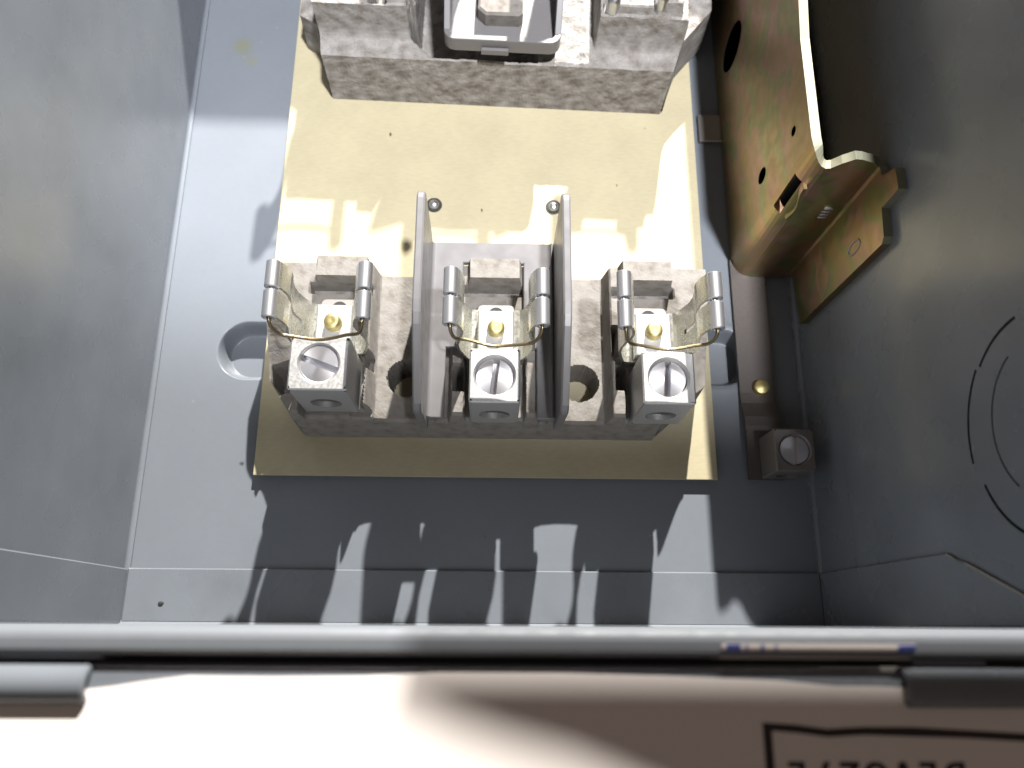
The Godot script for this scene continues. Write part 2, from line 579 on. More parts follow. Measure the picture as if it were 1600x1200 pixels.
	slab(o, "added_gap_strip", Vector3(LEFT, DEPTH - 0.024, 0.0047), Vector3(RIGHT, DEPTH - 0.020, 0.0066), M.paint)  # added strip that closes the gap at the hinge and keeps it dark
	g = Geo.new()
	g.lathe([Vector2(0.0011, 0.0), Vector2(0.0009, 0.0004), Vector2(0.0, 0.0006)], 9)
	part("dirt_speck", g, M.hole, o, Transform3D(Basis.from_scale(Vector3(1, 1, 0.7)), Vector3(-0.1170, 0.0018, -0.0072)))
	# hinge leaves and the sticker folded over the lip
	slab(o, "hinge_leaf", Vector3(-0.078, DEPTH - 0.009, 0.0040), Vector3(-0.0615, DEPTH - 0.0012, 0.0052), M.paint, 0.0004)
	slab(o, "hinge_leaf", Vector3(0.0695, DEPTH - 0.009, 0.0046), Vector3(0.0815, DEPTH - 0.0016, 0.0058), M.paint, 0.0004)
	g = Geo.new()
	var fold := [Vector2(0.00215, DEPTH + 0.0002), Vector2(0.0028, DEPTH + 0.0001), Vector2(0.0036, DEPTH - 0.0008), Vector2(0.0045, DEPTH - 0.0022), Vector2(0.0047, DEPTH - 0.0075)]
	g.ribbon(fold, 0.00012, 0.0375, 0.0690, Transform3D(Vector3(0, 0, 1), Vector3(0, 1, 0), Vector3(1, 0, 0), Vector3(0, 0.0002, 0.0002)))
	var st := part("sticker", g, M.label, o)
	st.set_meta("label", "white sticker with blue print folded over the lip")
	for b in [[0.0382, 0.0405], [0.0413, 0.0416], [0.0438, 0.0443], [0.0461, 0.0464], [0.0662, 0.0690]]:
		g = Geo.new()
		g.ribbon([Vector2(0.0023, DEPTH + 0.00045), Vector2(0.0029, DEPTH + 0.0003), Vector2(0.0034, DEPTH - 0.0002)], 0.00008, b[0], b[1], Transform3D(Vector3(0, 0, 1), Vector3(0, 1, 0), Vector3(1, 0, 0), Vector3(0, 0.0001, 0.0002)))
		part("blue_print", g, M.blue_ink, st)

func rolled(x0: float, x1: float, z: float, y: float) -> Geo:
	# a hinge knuckle: a roll of sheet with an open bore and a seam, along x
	var g := Geo.new()
	var r := 0.0032
	g.lathe([Vector2(0.0019, x0 + 0.006), Vector2(0.0019, x0 + 0.0003), Vector2(0.0022, x0), Vector2(r - 0.0004, x0), Vector2(r, x0 + 0.0004), Vector2(r, x1 - 0.0004), Vector2(r - 0.0004, x1), Vector2(0.0022, x1), Vector2(0.0019, x1 - 0.0003), Vector2(0.0019, x1 - 0.006)], 36, Transform3D(Vector3(0, 0, 1), Vector3(1, 0, 0), Vector3(0, 1, 0), Vector3(0, y, z)))
	return g

func door() -> void:
	var o := slab(get_node("enclosure"), "door", Vector3(LEFT - 0.002, -0.0014, 0.0002), Vector3(RIGHT + 0.002, 0.0, 0.47), M.paint, 0.0004)
	o.position = Vector3(0, DEPTH - 0.002, 0.0065)
	o.set_meta("label", "open door with a white printed label on its inside")
	slab(o, "edge_flange", Vector3(-0.0655, -0.0012, -0.0006), Vector3(0.0640, 0.0002, 0.0004), M.paint, 0.0004)
	for z in [[-0.11, -0.0632], [0.0672, 0.115]]:
		part("hinge_knuckle", rolled(z[0], z[1], 0.0026, -0.0006), M.paint, o)
	# label, its near edge cut a little wavy
	var g := Geo.new()
	var pts := PackedVector2Array()
	for p in [[-0.125, 0.010], [-0.060, 0.0030], [-0.055, 0.0022], [-0.048, 0.0013], [-0.035, 0.0014], [-0.020, 0.0012], [-0.008, 0.0006], [0.012, 0.0006], [0.030, 0.0010], [0.047, 0.0016], [0.056, 0.0024], [0.062, 0.0024], [0.080, 0.0030], [0.116, 0.0036], [0.116, 0.30], [-0.125, 0.30]]:
		pts.append(Vector2(p[0], p[1]))
	g.prism(pts, 0.00005, 0.0003)
	part("label_sheet", g, M.label, o)
	# the printed frame and the first line of lettering, upside down as seen from here
	g = Geo.new()
	var up := [[0.0437, 0.0079], [0.049, 0.0082], [0.054, 0.0088], [0.060, 0.0085], [0.068, 0.0085], [0.076, 0.0089], [0.086, 0.0094], [0.112, 0.0096]]
	var outer := PackedVector2Array()
	for p in up:
		outer.append(Vector2(p[0], p[1]))
	for k in up.size():
		var p: Array = up[up.size() - 1 - k]
		outer.append(Vector2(maxf(p[0], 0.0451), p[1] + 0.0012))
	outer.append(Vector2(0.0451, 0.20))
	outer.append(Vector2(0.0437, 0.20))
	g.prism(outer, 0.0003, 0.00036)
	part("printed_frame", g, M.ink, o)
	var row := [["E", 0.0487], ["7", 0.0529], ["2", 0.0571], ["O", 0.0612], ["V", 0.0655], ["E", 0.0696], ["D", 0.0738]]
	for r in row:
		var tm := TextMesh.new()
		tm.text = r[0]
		var font := SystemFont.new()
		font.font_names = PackedStringArray(["Droid Sans"])
		font.font_weight = 700
		tm.font = font
		tm.font_size = 64
		tm.pixel_size = 0.0030 / 46.0
		tm.depth = 0.00005
		var l := MeshInstance3D.new()
		l.name = numbered("letter", o)
		l.mesh = tm
		l.material_override = M.ink
		l.transform = Transform3D(Vector3(-1, 0, 0), Vector3(0, 0, 1), Vector3(0, 1, 0), Vector3(r[1], 0.00034, 0.0158))
		o.add_child(l, true)
	g = Geo.new()
	var circ := []
	for k in 33:
		circ.append(Vector3(0.0016 * cos(TAU * k / 32), 0, 0.0016 * sin(TAU * k / 32)))
	g.tube(circ, 0.00012, 6)
	part("printed_ring", g, M.faint_ink, o, Transform3D(Basis.from_scale(Vector3(1, 0.3, 1)), Vector3(-0.0752, 0.00032, 0.0148)))

func sheet() -> void:
	var g := Geo.new()
	var lo := Vector3(-0.0886, 0.0026, -0.40)
	var hi := Vector3(0.0852, 0.0034, -0.0534)
	g.box(lo, hi, 0.0001)
	for i in g.v.size():
		g.t[i] = Vector2((g.v[i].x - lo.x) / (hi.x - lo.x), (g.v[i].z - lo.z) / (hi.z - lo.z))
	tag(part("insulating_sheet", g, M.sheet, self), "tan fibre insulating sheet lying on the back of the grey box", "insulating sheet")
	for s in [[-0.0253, "left", "left"], [0.0242, "right", "right"]]:
		var o := base(numbered("round_head_screw", self), Vector3(s[0], 0.0034, -0.167))
		tag(o, "silver round head screw in the tan sheet beside the %s barrier wing" % s[1], "screw", "screws in the tan sheet")
		g = Geo.new()
		var pr := [Vector2(0.0, 0.0022)]
		pr = []
		for k in 9:
			pr.append(Vector2(0.0022 * cos(PI / 2 * k / 8), 0.0004 + 0.0019 * sin(PI / 2 * k / 8)))
		g.lathe(pr, 24)
		part("head", g, M.zinc, o)
		g = Geo.new()
		g.lathe([Vector2(0.0033, 0.00005), Vector2(0.0032, 0.0004), Vector2(0.0021, 0.00045)], 24)
		part("dark_hole_ring", g, M.hole, o)  # near-black ring drawn for the hole round the screw

# a slotted set screw, its slot along z before it is turned
func slotted(r: float, slot: float, deep: float) -> Geo:
	var g := Geo.new()
	for s in [-1.0, 1.0]:
		var k := 26
		var a0 := asin(slot / 2 / r)
		for i in k:
			var q := []
			for e in [i, i + 1]:
				var a: float = lerpf(-PI / 2 + a0, PI / 2 - a0, float(e) / k)
				var p := Vector2(s * r * cos(a), r * sin(a))
				q.append([Vector2(s * slot / 2, p.y), p])
			var T := func(p: Vector2) -> Vector2: return Vector2(p.angle() / TAU, p.length() / r)
			var rim0: Vector2 = q[0][1] * 0.955
			var rim1: Vector2 = q[1][1] * 0.955
			rim0.x = s * maxf(absf(rim0.x), slot / 2)
			rim1.x = s * maxf(absf(rim1.x), slot / 2)
			var lift := func(p: Vector2) -> float: return 0.00025 * (1.0 - p.length() / r)
			var A := Vector3(q[0][0].x, lift.call(q[0][0]), q[0][0].y * 0.955)
			var B := Vector3(q[1][0].x, lift.call(q[1][0]), q[1][0].y * 0.955)
			var C := Vector3(rim1.x, 0, rim1.y)
			var D := Vector3(rim0.x, 0, rim0.y)
			g.tri(A, B, C, Vector3.UP, Vector3.UP, Vector3.UP, T.call(q[0][0]), T.call(q[1][0]), T.call(rim1))
			g.tri(A, C, D, Vector3.UP, Vector3.UP, Vector3.UP, T.call(q[0][0]), T.call(rim1), T.call(rim0))
			var o0 := Vector3(q[0][1].x, -0.0004, q[0][1].y)
			var o1 := Vector3(q[1][1].x, -0.0004, q[1][1].y)
			g.quad(D, C, o1, o0, Vector3(q[0][1].x, r * 0.8, q[0][1].y))
			g.quad(o0, o1, o1 - Vector3(0, 0.006, 0), o0 - Vector3(0, 0.006, 0), Vector3(q[0][1].x, 0, q[0][1].y))
			g.quad(A, B, B - Vector3(0, deep, 0), A - Vector3(0, deep, 0), Vector3(-s, 0, 0))
	g.quad(Vector3(-slot / 2, -deep, -r), Vector3(slot / 2, -deep, -r), Vector3(slot / 2, -deep, r), Vector3(-slot / 2, -deep, r), Vector3.UP)
	return g

# an aluminium wire lug: bored from above for the set screw and from the near side for the wire; origin at the middle of its foot
func lug(w: float, h: float, d: float, bore: float, wire_r: float, wire_y: float) -> Geo:
	var g := Geo.new()
	var b := 0.0005
	var X := w / 2
	var Z := d / 2
	g.pierced(w - 2 * b, d - 2 * b, Vector2.ZERO, bore, Transform3D(Basis.IDENTITY, Vector3(0, h, 0)))
	g.pierced(w - 2 * b, h - 2 * b, Vector2(0, h / 2 - wire_y), wire_r, Transform3D(Vector3(1, 0, 0), Vector3(0, 0, 1), Vector3(0, -1, 0), Vector3(0, h / 2, Z)))
	g.lathe([Vector2(bore, h), Vector2(bore - 0.0006, h - 0.0007), Vector2(bore - 0.0006, h - 0.0095)], 40, Transform3D.IDENTITY, true)
	g.lathe([Vector2(wire_r, 0), Vector2(wire_r, d - 0.001)], 32, Transform3D(Vector3(1, 0, 0), Vector3(0, 0, -1), Vector3(0, 1, 0), Vector3(0, wire_y, Z)), true)
	# walls, foot and chamfers
	for s in [-1.0, 1.0]:
		g.quad(Vector3(s * X, b, -Z + b), Vector3(s * X, b, Z - b), Vector3(s * X, h - b, Z - b), Vector3(s * X, h - b, -Z + b), Vector3(s, 0, 0))
		g.quad(Vector3(s * X, h - b, -Z + b), Vector3(s * X, h - b, Z - b), Vector3(s * (X - b), h, Z - b), Vector3(s * (X - b), h, -Z + b), Vector3(s, 1, 0))
		g.quad(Vector3(s * X, b, s * 0 - Z + b), Vector3(s * X, b, Z - b), Vector3(s * (X - b), 0, Z - b), Vector3(s * (X - b), 0, -Z + b), Vector3(s, -1, 0))
		for q in [-1.0, 1.0]:
			g.quad(Vector3(s * X, b, q * (Z - b)), Vector3(s * X, h - b, q * (Z - b)), Vector3(s * (X - b), h - b, q * Z), Vector3(s * (X - b), b, q * Z), Vector3(s, 0, q))
			g.face(Vector3(s * X, h - b, q * (Z - b)), Vector3(s * (X - b), h, q * (Z - b)), Vector3(s * (X - b), h - b, q * Z), Vector3(s, 1, q))
		g.quad(Vector3(-X + b, h - b, s * Z), Vector3(X - b, h - b, s * Z), Vector3(X - b, h, s * (Z - b)), Vector3(-X + b, h, s * (Z - b)), Vector3(0, 1, s))
		g.quad(Vector3(-X + b, b, s * Z), Vector3(X - b, b, s * Z), Vector3(X - b, 0, s * (Z - b)), Vector3(-X + b, 0, s * (Z - b)), Vector3(0, -1, s))
	g.quad(Vector3(-X + b, b, -Z), Vector3(X - b, b, -Z), Vector3(X - b, h - b, -Z), Vector3(-X + b, h - b, -Z), Vector3(0, 0, -1))
	g.quad(Vector3(-X + b, 0, -Z + b), Vector3(X - b, 0, -Z + b), Vector3(X - b, 0, Z - b), Vector3(-X + b, 0, Z - b), Vector3.DOWN)
	return g

# ---------------------------------------------------------------- the two cast blocks
func smooth_step_down(v: float, edge: float, soft: float) -> float:
	return 1.0 - smoothstep(edge - soft, edge + soft, v)

func inside(x: float, z: float, x0: float, x1: float, z0: float, z1: float, soft := 0.35) -> float:
	return smoothstep(x0 - soft, x0 + soft, x) * (1.0 - smoothstep(x1 - soft, x1 + soft, x)) * smoothstep(z0 - soft, z0 + soft, z) * (1.0 - smoothstep(z1 - soft, z1 + soft, z))

var grain: FastNoiseLite
var lumps: FastNoiseLite

# height in millimetres of the lower block over its foot level, all in millimetres
func lower_height(x: float, z: float) -> float:
	# concave valleys between the poles, raised terminals on them
	var h := 22.0
	for v in [-32.5, 31.5]:
		h += 0.9 * clampf(pow(absf(x - v) / 10.0, 4.0), 0.0, 1.0) * float(absf(x - v) < 12.0)
	h = lerpf(h, 33.0, inside(x, z, -90, -43.2, -130, -60, 1.1))
	h = lerpf(h, 32.5, inside(x, z, -15, 16, -130, -60, 0.8))
	h = lerpf(h, 33.0, inside(x, z, 41.2, 95, -130, -60, 1.1))
	for p in [[-54.0, -56.0], [0.5, 0.5], [55.0, 57.0]]:
		var c: float = p[0]
		var l: float = p[1]
		h = lerpf(h, 39.0, inside(x, z, c - 9.5, c + 9.0, -140, -118.2, 0.4))          # ledge at the back
		h = lerpf(h, 27.0, inside(x, z, c - 12.0, c + 10.0, -118.0, -114.2, 0.4))       # undercut in front of it
		h = lerpf(h, 25.5, inside(x, z, l - 10.4, l + 10.8, -91.0, -50.0, 0.4))         # seat of the lug
	# hollows beside the lugs
	h = lerpf(h, 17.0, inside(x, z, -78.5, -69.0, -88.5, -78.0, 0.9))
	h = lerpf(h, 24.0, inside(x, z, -77.0, -67.5, -83.5, -81.0, 0.7))
	h = lerpf(h, 19.0, inside(x, z, -14.0, -10.5, -88.0, -79.0, 0.8))
	h = lerpf(h, 18.0, inside(x, z, 43.8, 47.5, -90.0, -80.0, 0.9))
	h = lerpf(h, 26.0, inside(x, z, 42.5, 44.0, -103.0, -92.0, 0.7))
	h = lerpf(h, 20.0, inside(x, z, -46.0, -43.0, -93.0, -87.0, 0.7))
	h = lerpf(h, 24.0, inside(x, z, -50.0, -42.5, -73.0, -60.0, 0.6))
	# the outer corners fall away towards the near side
	var outer := maxf(smoothstep(-68.0, -80.0, x), smoothstep(67.5, 77.0, x))
	h -= 9.0 * outer * smoothstep(-112.0, -82.0, z)
	# mounting holes
	for c in [Vector2(-31.4, -86.0), Vector2(31.6, -85.0)]:
		var d := Vector2(x - c.x, z - c.y).length()
		h = lerpf(h, 2.0, 1.0 - smoothstep(6.4, 6.9, d))
	# worn front edge
	h -= 1.2 * smoothstep(-71.0, -69.6, z)
	return h + 0.07 * grain.get_noise_2d(x, z) + 0.22 * lumps.get_noise_2d(x, z)

func upper_height(x: float, z: float) -> float:
	var h := 31.0 + 0.5 * lumps.get_noise_2d(x * 2.0, z * 2.0)
	# pillars left and right, rising from the front ledge through a hollow curve
	var rise := clampf((-z - 7.0) / 4.0, 0.0, 1.0)
	var up := 31.0 + 15.0 * (1.0 - sqrt(1.0 - rise * rise)) if rise < 1.0 else 46.0
	h = lerpf(h, up, inside(x, z, -90, -35.5, -200, 10, 0.6))
	h = lerpf(h, up, inside(x, z, 39.0, 95, -200, 10, 0.6))
	h = lerpf(h, 33.0, inside(x, z, -50.5, -44.0, -200, -13.0, 0.5))
	h = lerpf(h, 51.0, inside(x, z, -43.5, -36.0, -200, -13.5, 0.6))
	h = lerpf(h, 50.0, inside(x, z, 45.5, 60.0, -200, -13.0, 0.6))
	h = lerpf(h, 36.0, inside(x, z, 41.5, 44.5, -200, -13.5, 0.5))
	h = lerpf(h, 52.0, inside(x, z, 61.5, 71.0, -200, -13.5, 0.6))
	# ears low at the ends
	h = lerpf(h, 24.0, inside(x, z, -95, -73.2, -200, 10, 0.5))
	h = lerpf(h, 27.0, inside(x, z, 74.5, 99, -200, 10, 0.5))
	# the deep bay under the barrier
	var cut := clampf((-z - 1.5) * 1.1, 0.0, 8.0)
	h = lerpf(h, 5.0, inside(x, z, -26.5 - cut, 16.0, -200, -1.3, 0.45))
	h -= 0.9 * smoothstep(-1.3, 0.0, z)
	return h + 0.2 * grain.get_noise_2d(x, z) + 0.5 * lumps.get_noise_2d(x, z)

# a block whose top is the height given and whose outline runs between left(z) and right(z)
func cast_block(nx: int, nz: int, z0: float, z1: float, left: Callable, right: Callable, height: Callable, foot_flare: float) -> Geo:
	var g := Geo.new()
	var rows := []
	for j in nz + 1:
		var z := lerpf(z0, z1, float(j) / nz)
		var a: float = left.call(z)
		var b: float = right.call(z)
		var row := PackedVector3Array()
		for i in nx + 1:
			var x := lerpf(a, b, float(i) / nx)
			row.append(Vector3(x, height.call(x, z), z) * MM)
		rows.append(row)
	for j in nz:
		for i in nx:
			g.face(rows[j][i], rows[j][i + 1], rows[j + 1][i + 1], Vector3.UP)
			g.face(rows[j][i], rows[j + 1][i + 1], rows[j + 1][i], Vector3.UP)
	var rim := []
	for i in nx: rim.append([rows[nz][i], rows[nz][i + 1], Vector3(0, 0, 1)])
	for i in nx: rim.append([rows[0][i], rows[0][i + 1], Vector3(0, 0, -1)])
	for j in nz:
		rim.append([rows[j][0], rows[j + 1][0], Vector3(-1, 0, 0)])
		rim.append([rows[j][nx], rows[j + 1][nx], Vector3(1, 0, 0)])
	for r in rim:
		var a: Vector3 = r[0]
		var b: Vector3 = r[1]
		var out: Vector3 = r[2] * foot_flare * MM
		var last := [a, b]
		for k in range(1, 9):
			var f := k / 8.0
			var wob := func(p: Vector3) -> Vector3:
				var q := Vector3(p.x, p.y * (1.0 - f), p.z) + out * f
				if f < 1.0: q += r[2] * 0.13 * MM * grain.get_noise_3d(q.x * 2000.0, q.y * 2000.0, q.z * 2000.0)
				return q
			var c: Vector3 = wob.call(a)
			var d: Vector3 = wob.call(b)
			g.quad(last[0], last[1], d, c, r[2])
			last = [c, d]
	return g

func steps(table: Array) -> Callable:
	return func(z: float) -> float:
		for i in table.size() - 1:
			if z <= table[i + 1][0]:
				return lerpf(table[i][1], table[i + 1][1], clampf((z - table[i][0]) / (table[i + 1][0] - table[i][0]), 0.0, 1.0))
		return table[-1][1]

func clip_blade(side: float) -> Geo:
	# one spring blade: up from the terminal, bowed out round the fuse, pinched in, flared out to its barrel; two fingers with a slot between
	var g := Geo.new()
	var low := [Vector2(6.4, 0.0), Vector2(8.6, 0.1), Vector2(9.8, 0.9), Vector2(10.4, 2.6), Vector2(11.4, 6.0)]
	var high := [Vector2(11.4, 6.0), Vector2(12.4, 10.5), Vector2(12.6, 15.0), Vector2(11.9, 20.0), Vector2(10.9, 24.5), Vector2(10.7, 27.5), Vector2(11.2, 30.5), Vector2(12.0, 33.0), Vector2(12.6, 34.5)]
	var f := func(p: Vector2) -> Vector2: return Vector2(side * p.x, p.y) * MM
	g.ribbon(low.map(f), 0.0009, -9.2 * MM, 9.2 * MM)
	g.ribbon(high.map(f), 0.0009, -9.2 * MM, -0.8 * MM)
	g.ribbon(high.map(f), 0.0009, 0.8 * MM, 9.2 * MM)
	return g

func clip_barrel(z0: float, z1: float) -> Geo:
	# an almost closed roll of the same strip
	var g := Geo.new()
	var b := 0.0003
	var r := 0.0023
	g.lathe([Vector2(0.0009, z0 + 0.002), Vector2(0.0012, z0), Vector2(r - b, z0), Vector2(r, z0 + b), Vector2(r, z1 - b), Vector2(r - b, z1), Vector2(0.0012, z1), Vector2(0.0009, z1 - 0.002)], 28, Transform3D(Vector3(1, 0, 0), Vector3(0, 0, 1), Vector3(0, -1, 0), Vector3.ZERO))
	return g

func bail(turn: float) -> Geo:
	var c := Curve3D.new()
	for p in [[-14.2, 34.0, 2.0, 0, 0, 0], [-14.2, 34.0, 9.4, 0, 0, 1.6], [-13.2, 31.0, 12.2, 0.6, -1.4, 0.3], [-9.6, 28.0, 12.6 + turn, 2.4, -0.5, 0.0], [0.0, 26.6, 13.6, 3.6, 0, 0], [9.6, 28.0, 12.6 - turn, 2.4, 0.5, 0], [13.2, 31.0, 12.2, 0.6, 1.4, -0.3], [14.2, 34.0, 9.4, 0, 0, -1.6], [14.2, 34.0, 2.0, 0, 0, 0]]:
		var d := Vector3(p[3], p[4], p[5]) * MM
		c.add_point(Vector3(p[0], p[1], p[2]) * MM, -d, d)
	var g := Geo.new()
	g.tube(Array(c.tessellate(6, 3.0)), 0.00056, 10)
	return g

func fit_pole(o: Node3D, xc: float, zc: float, foot: float, tight: Array, turn: float, extra := 0.0) -> void:
	# the spring clip of one pole: terminal tab, two blades with their barrels, bail, clamp block and brass screw
	var at := Vector3(xc, foot, zc)
	var g := Geo.new()
	var tab := PackedVector2Array()
	for c in [[-6.6, -11.5], [6.6, -11.5]]:
		for k in 6:
			var a := PI + PI / 2 * k / 5 if c[0] < 0 else -PI / 2 + PI / 2 * k / 5
			tab.append(Vector2(c[0] + (1.8 if c[0] < 0 else -1.8), c[1] + 1.8) * MM + Vector2(cos(a), sin(a)) * 0.0018)
	tab.append(Vector2(8.4, -8.0) * MM); tab.append(Vector2(8.4, 9.0) * MM); tab.append(Vector2(-8.4, 9.0) * MM); tab.append(Vector2(-8.4, -8.0) * MM)
	g.prism(tab, 0.0, 0.0022, 0.0003)
	var tb := part("terminal_tab", g, M.tinned, o, Transform3D(Basis.IDENTITY, at))
	g = Geo.new()
	g.lathe([Vector2(0.0, 0.0024), Vector2(0.0027, 0.00242), Vector2(0.00275, 0.0022)], 24, Transform3D(Basis.IDENTITY, Vector3(0, 0, -0.0078)))
	part("screw_hole", g, M.hole, tb)
	for s in [-1.0, 1.0]:
		var b := part("fuse_clip", clip_blade(s), M.spring, o, Transform3D(Basis(Vector3(0, 0, 1), s * -0.0), at + Vector3(0, 0.0026, 0)))
		g = clip_barrel(-9.4 * MM, -0.5 * MM)
		part("barrel", g, M.barrel, b, Transform3D(Basis.IDENTITY, Vector3(s * 14.3, 34.0, 0) * MM))
		part("barrel", clip_barrel(0.5 * MM, 9.4 * MM), M.barrel, b, Transform3D(Basis(Vector3(1, 0, 0), 0.02), Vector3(s * 14.3, 34.0, 0) * MM))
	part("bail_wire", bail(turn), M.wire, o, Transform3D(Basis.IDENTITY, at + Vector3(0, 0.0026, 0)))
	g = Geo.new()
	g.box(Vector3(-6.2, 2.9, -6.4) * MM, Vector3(6.2, 9.6, 8.5 + extra) * MM, 0.0005)
	part("clamp_block", g, M.aluminium, o, Transform3D(Basis.IDENTITY, at))
	g = Geo.new()
	g.lathe([Vector2(0.0029, 9.6) , Vector2(0.0029, 9.6)], 4)
	g = Geo.new()
	var pr := [Vector2(0.0030, 0.0), Vector2(0.0029, 0.0024), Vector2(0.0026, 0.0033), Vector2(0.0021, 0.0037), Vector2(0.0012, 0.0038), Vector2(0.0, 0.0036)]
	g.lathe(pr, 24)
	part("brass_screw", g, M.brass, o, Transform3D(Basis(Vector3(0, 0, 1), tight[0]) * Basis(Vector3(1, 0, 0), tight[1]), at + Vector3(0, 0.0095, 0.0006)))

func lower_block() -> void:
	grain = noise(0.9, 91, 3)
	lumps = noise(0.12, 92, 3)
	var foot := 0.0034
	var o := base("fuse_block", Vector3(0, foot, 0))
	tag(o, "three pole fuse block with spring clips and silver lugs in the middle of the box", "fuse block", "fuse blocks in the box")
	var left := steps([[-126.0, -82.0], [-84.0, -80.0], [-70.0, -70.0]])
	var right := steps([[-126.0, 77.5], [-84.0, 77.0], [-69.6, 60.5]])
	var hh := func(x: float, z: float) -> float: return lower_height(x, z) - foot / MM
	var b := part("block_base", cast_block(300, 106, -126.0, -69.8, left, right, hh, 1.6), M.cast, o)
	b.set_meta("label", "")
	b.remove_meta("label")
	# the lugs: width, height, depth, where, slot angle
	var lugs := [[19.2, 27.5, 18.0, -56.2, -80.9, 70.0, "left lug, its screw slot turned almost level"], [16.6, 27.0, 18.3, 0.6, -77.8, -6.0, "middle lug, deep between the grey barrier wings"], [17.2, 27.0, 17.8, 57.2, -77.8, -4.0, "right lug, its screw slot upright"]]
	for l in lugs:
		var foot_y := 0.0262 - foot
		var L := part("wire_lug", lug(l[0] * MM, l[1] * MM, l[2] * MM, 0.0070, 0.0052, 0.0115), M.aluminium, o, Transform3D(Basis.IDENTITY, Vector3(l[3] * MM, foot_y, l[4] * MM)))
		L.set_meta("label", l[6])
		var s := part("set_screw", slotted(0.0063, 0.0021, 0.0056), M.turned, L, Transform3D(Basis(Vector3.UP, deg_to_rad(l[5])) * Basis(Vector3.RIGHT, 0.02), Vector3(0, l[1] * MM - 0.0021, 0)))
		if l[5] > 20.0: s.position.y = l[1] * MM - 0.0007
		s.name = "set_screw"
		var g := Geo.new()
		g.lathe([Vector2(0.0066, 0.0), Vector2(0.0, 0.0001)], 24)
		part("bore_floor", g, M.thread, L, Transform3D(Basis.IDENTITY, Vector3(0, l[1] * MM - 0.0092, 0)))
	fit_pole(o, -0.0545, -0.0993, 0.0335 - foot, [0.05, 0.05], 0.3)
	fit_pole(o, 0.0008, -0.0980, 0.0335 - foot, [-0.05, 0.06], -0.6)
	fit_pole(o, 0.0550, -0.0977, 0.0335 - foot, [0.04, -0.03], 0.1)

func lower_barrier() -> void:
	var o := base("phase_barrier", Vector3(0, 0.0333, 0))
	tag(o, "grey plastic barrier with two tall wings round the middle pole of the fuse block", "barrier", "grey barriers on the fuse blocks")
	# tray: one sheet with a window, cut in three strips that meet
	var g := Geo.new()
	var y0 := -0.0003
	var y1 := 0.0021
	g.prism(PackedVector2Array([Vector2(-23.0, -134.0), Vector2(22.0, -134.0), Vector2(22.0, -68.0), Vector2(15.2, -68.0), Vector2(15.2, -93.5), Vector2(10.6, -93.5), Vector2(10.6, -126.0), Vector2(-11.2, -126.0), Vector2(-11.2, -93.5), Vector2(-16.6, -93.5), Vector2(-16.6, -68.0), Vector2(-23.0, -68.0)].map(func(p: Vector2) -> Vector2: return p * MM)), y0, y1, 0.0003)
	part("tray", g, M.plastic, o)
	for s in [-1.0, 1.0]:
		g = Geo.new()
		var prof := PackedVector2Array([Vector2(-134.0, -0.3), Vector2(-135.0, 12.0), Vector2(-136.2, 33.0)])
		for k in 7:
			var a := PI - PI / 2 * k / 6
			prof.append(Vector2(-132.4 + 3.8 * cos(a), 33.3 + 3.6 * sin(a)))
		prof.append_array(PackedVector2Array([Vector2(-97.0, 36.9), Vector2(-93.0, 36.2), Vector2(-89.5, 34.8), Vector2(-67.0, 23.4), Vector2(-65.4, 21.8), Vector2(-64.8, 20.0), Vector2(-66.0, -6.0), Vector2(-69.2, -6.0), Vector2(-69.2, -0.3)]))
		for i in prof.size(): prof[i] *= MM
		var lean := Transform3D(Vector3(0, 0, 1), Vector3(1, 0, 0), Vector3(0, 1, 0), Vector3(-0.0251 if s < 0 else 0.0214, 0, 0))
		g.prism(prof, 0.0, 0.0027, 0.0005, Transform3D(Basis(Vector3(0, 0, 1), s * -0.008), Vector3.ZERO) * lean)
		part("wing", g, M.plastic, o)
		# fillet where the wing meets the tray
		g = Geo.new()
		var fil := []
		for k in 6:
			var a := PI / 2 * k / 5
			fil.append(Vector2(s * (21.6 - 1.6 + 1.6 * sin(a)) - 1.0, 1.9 + 1.6 - 1.6 * cos(a)) * MM)
		g.ribbon(fil, 0.0004, -133.6 * MM, -68.4 * MM)
		part("fillet", g, M.plastic, o)

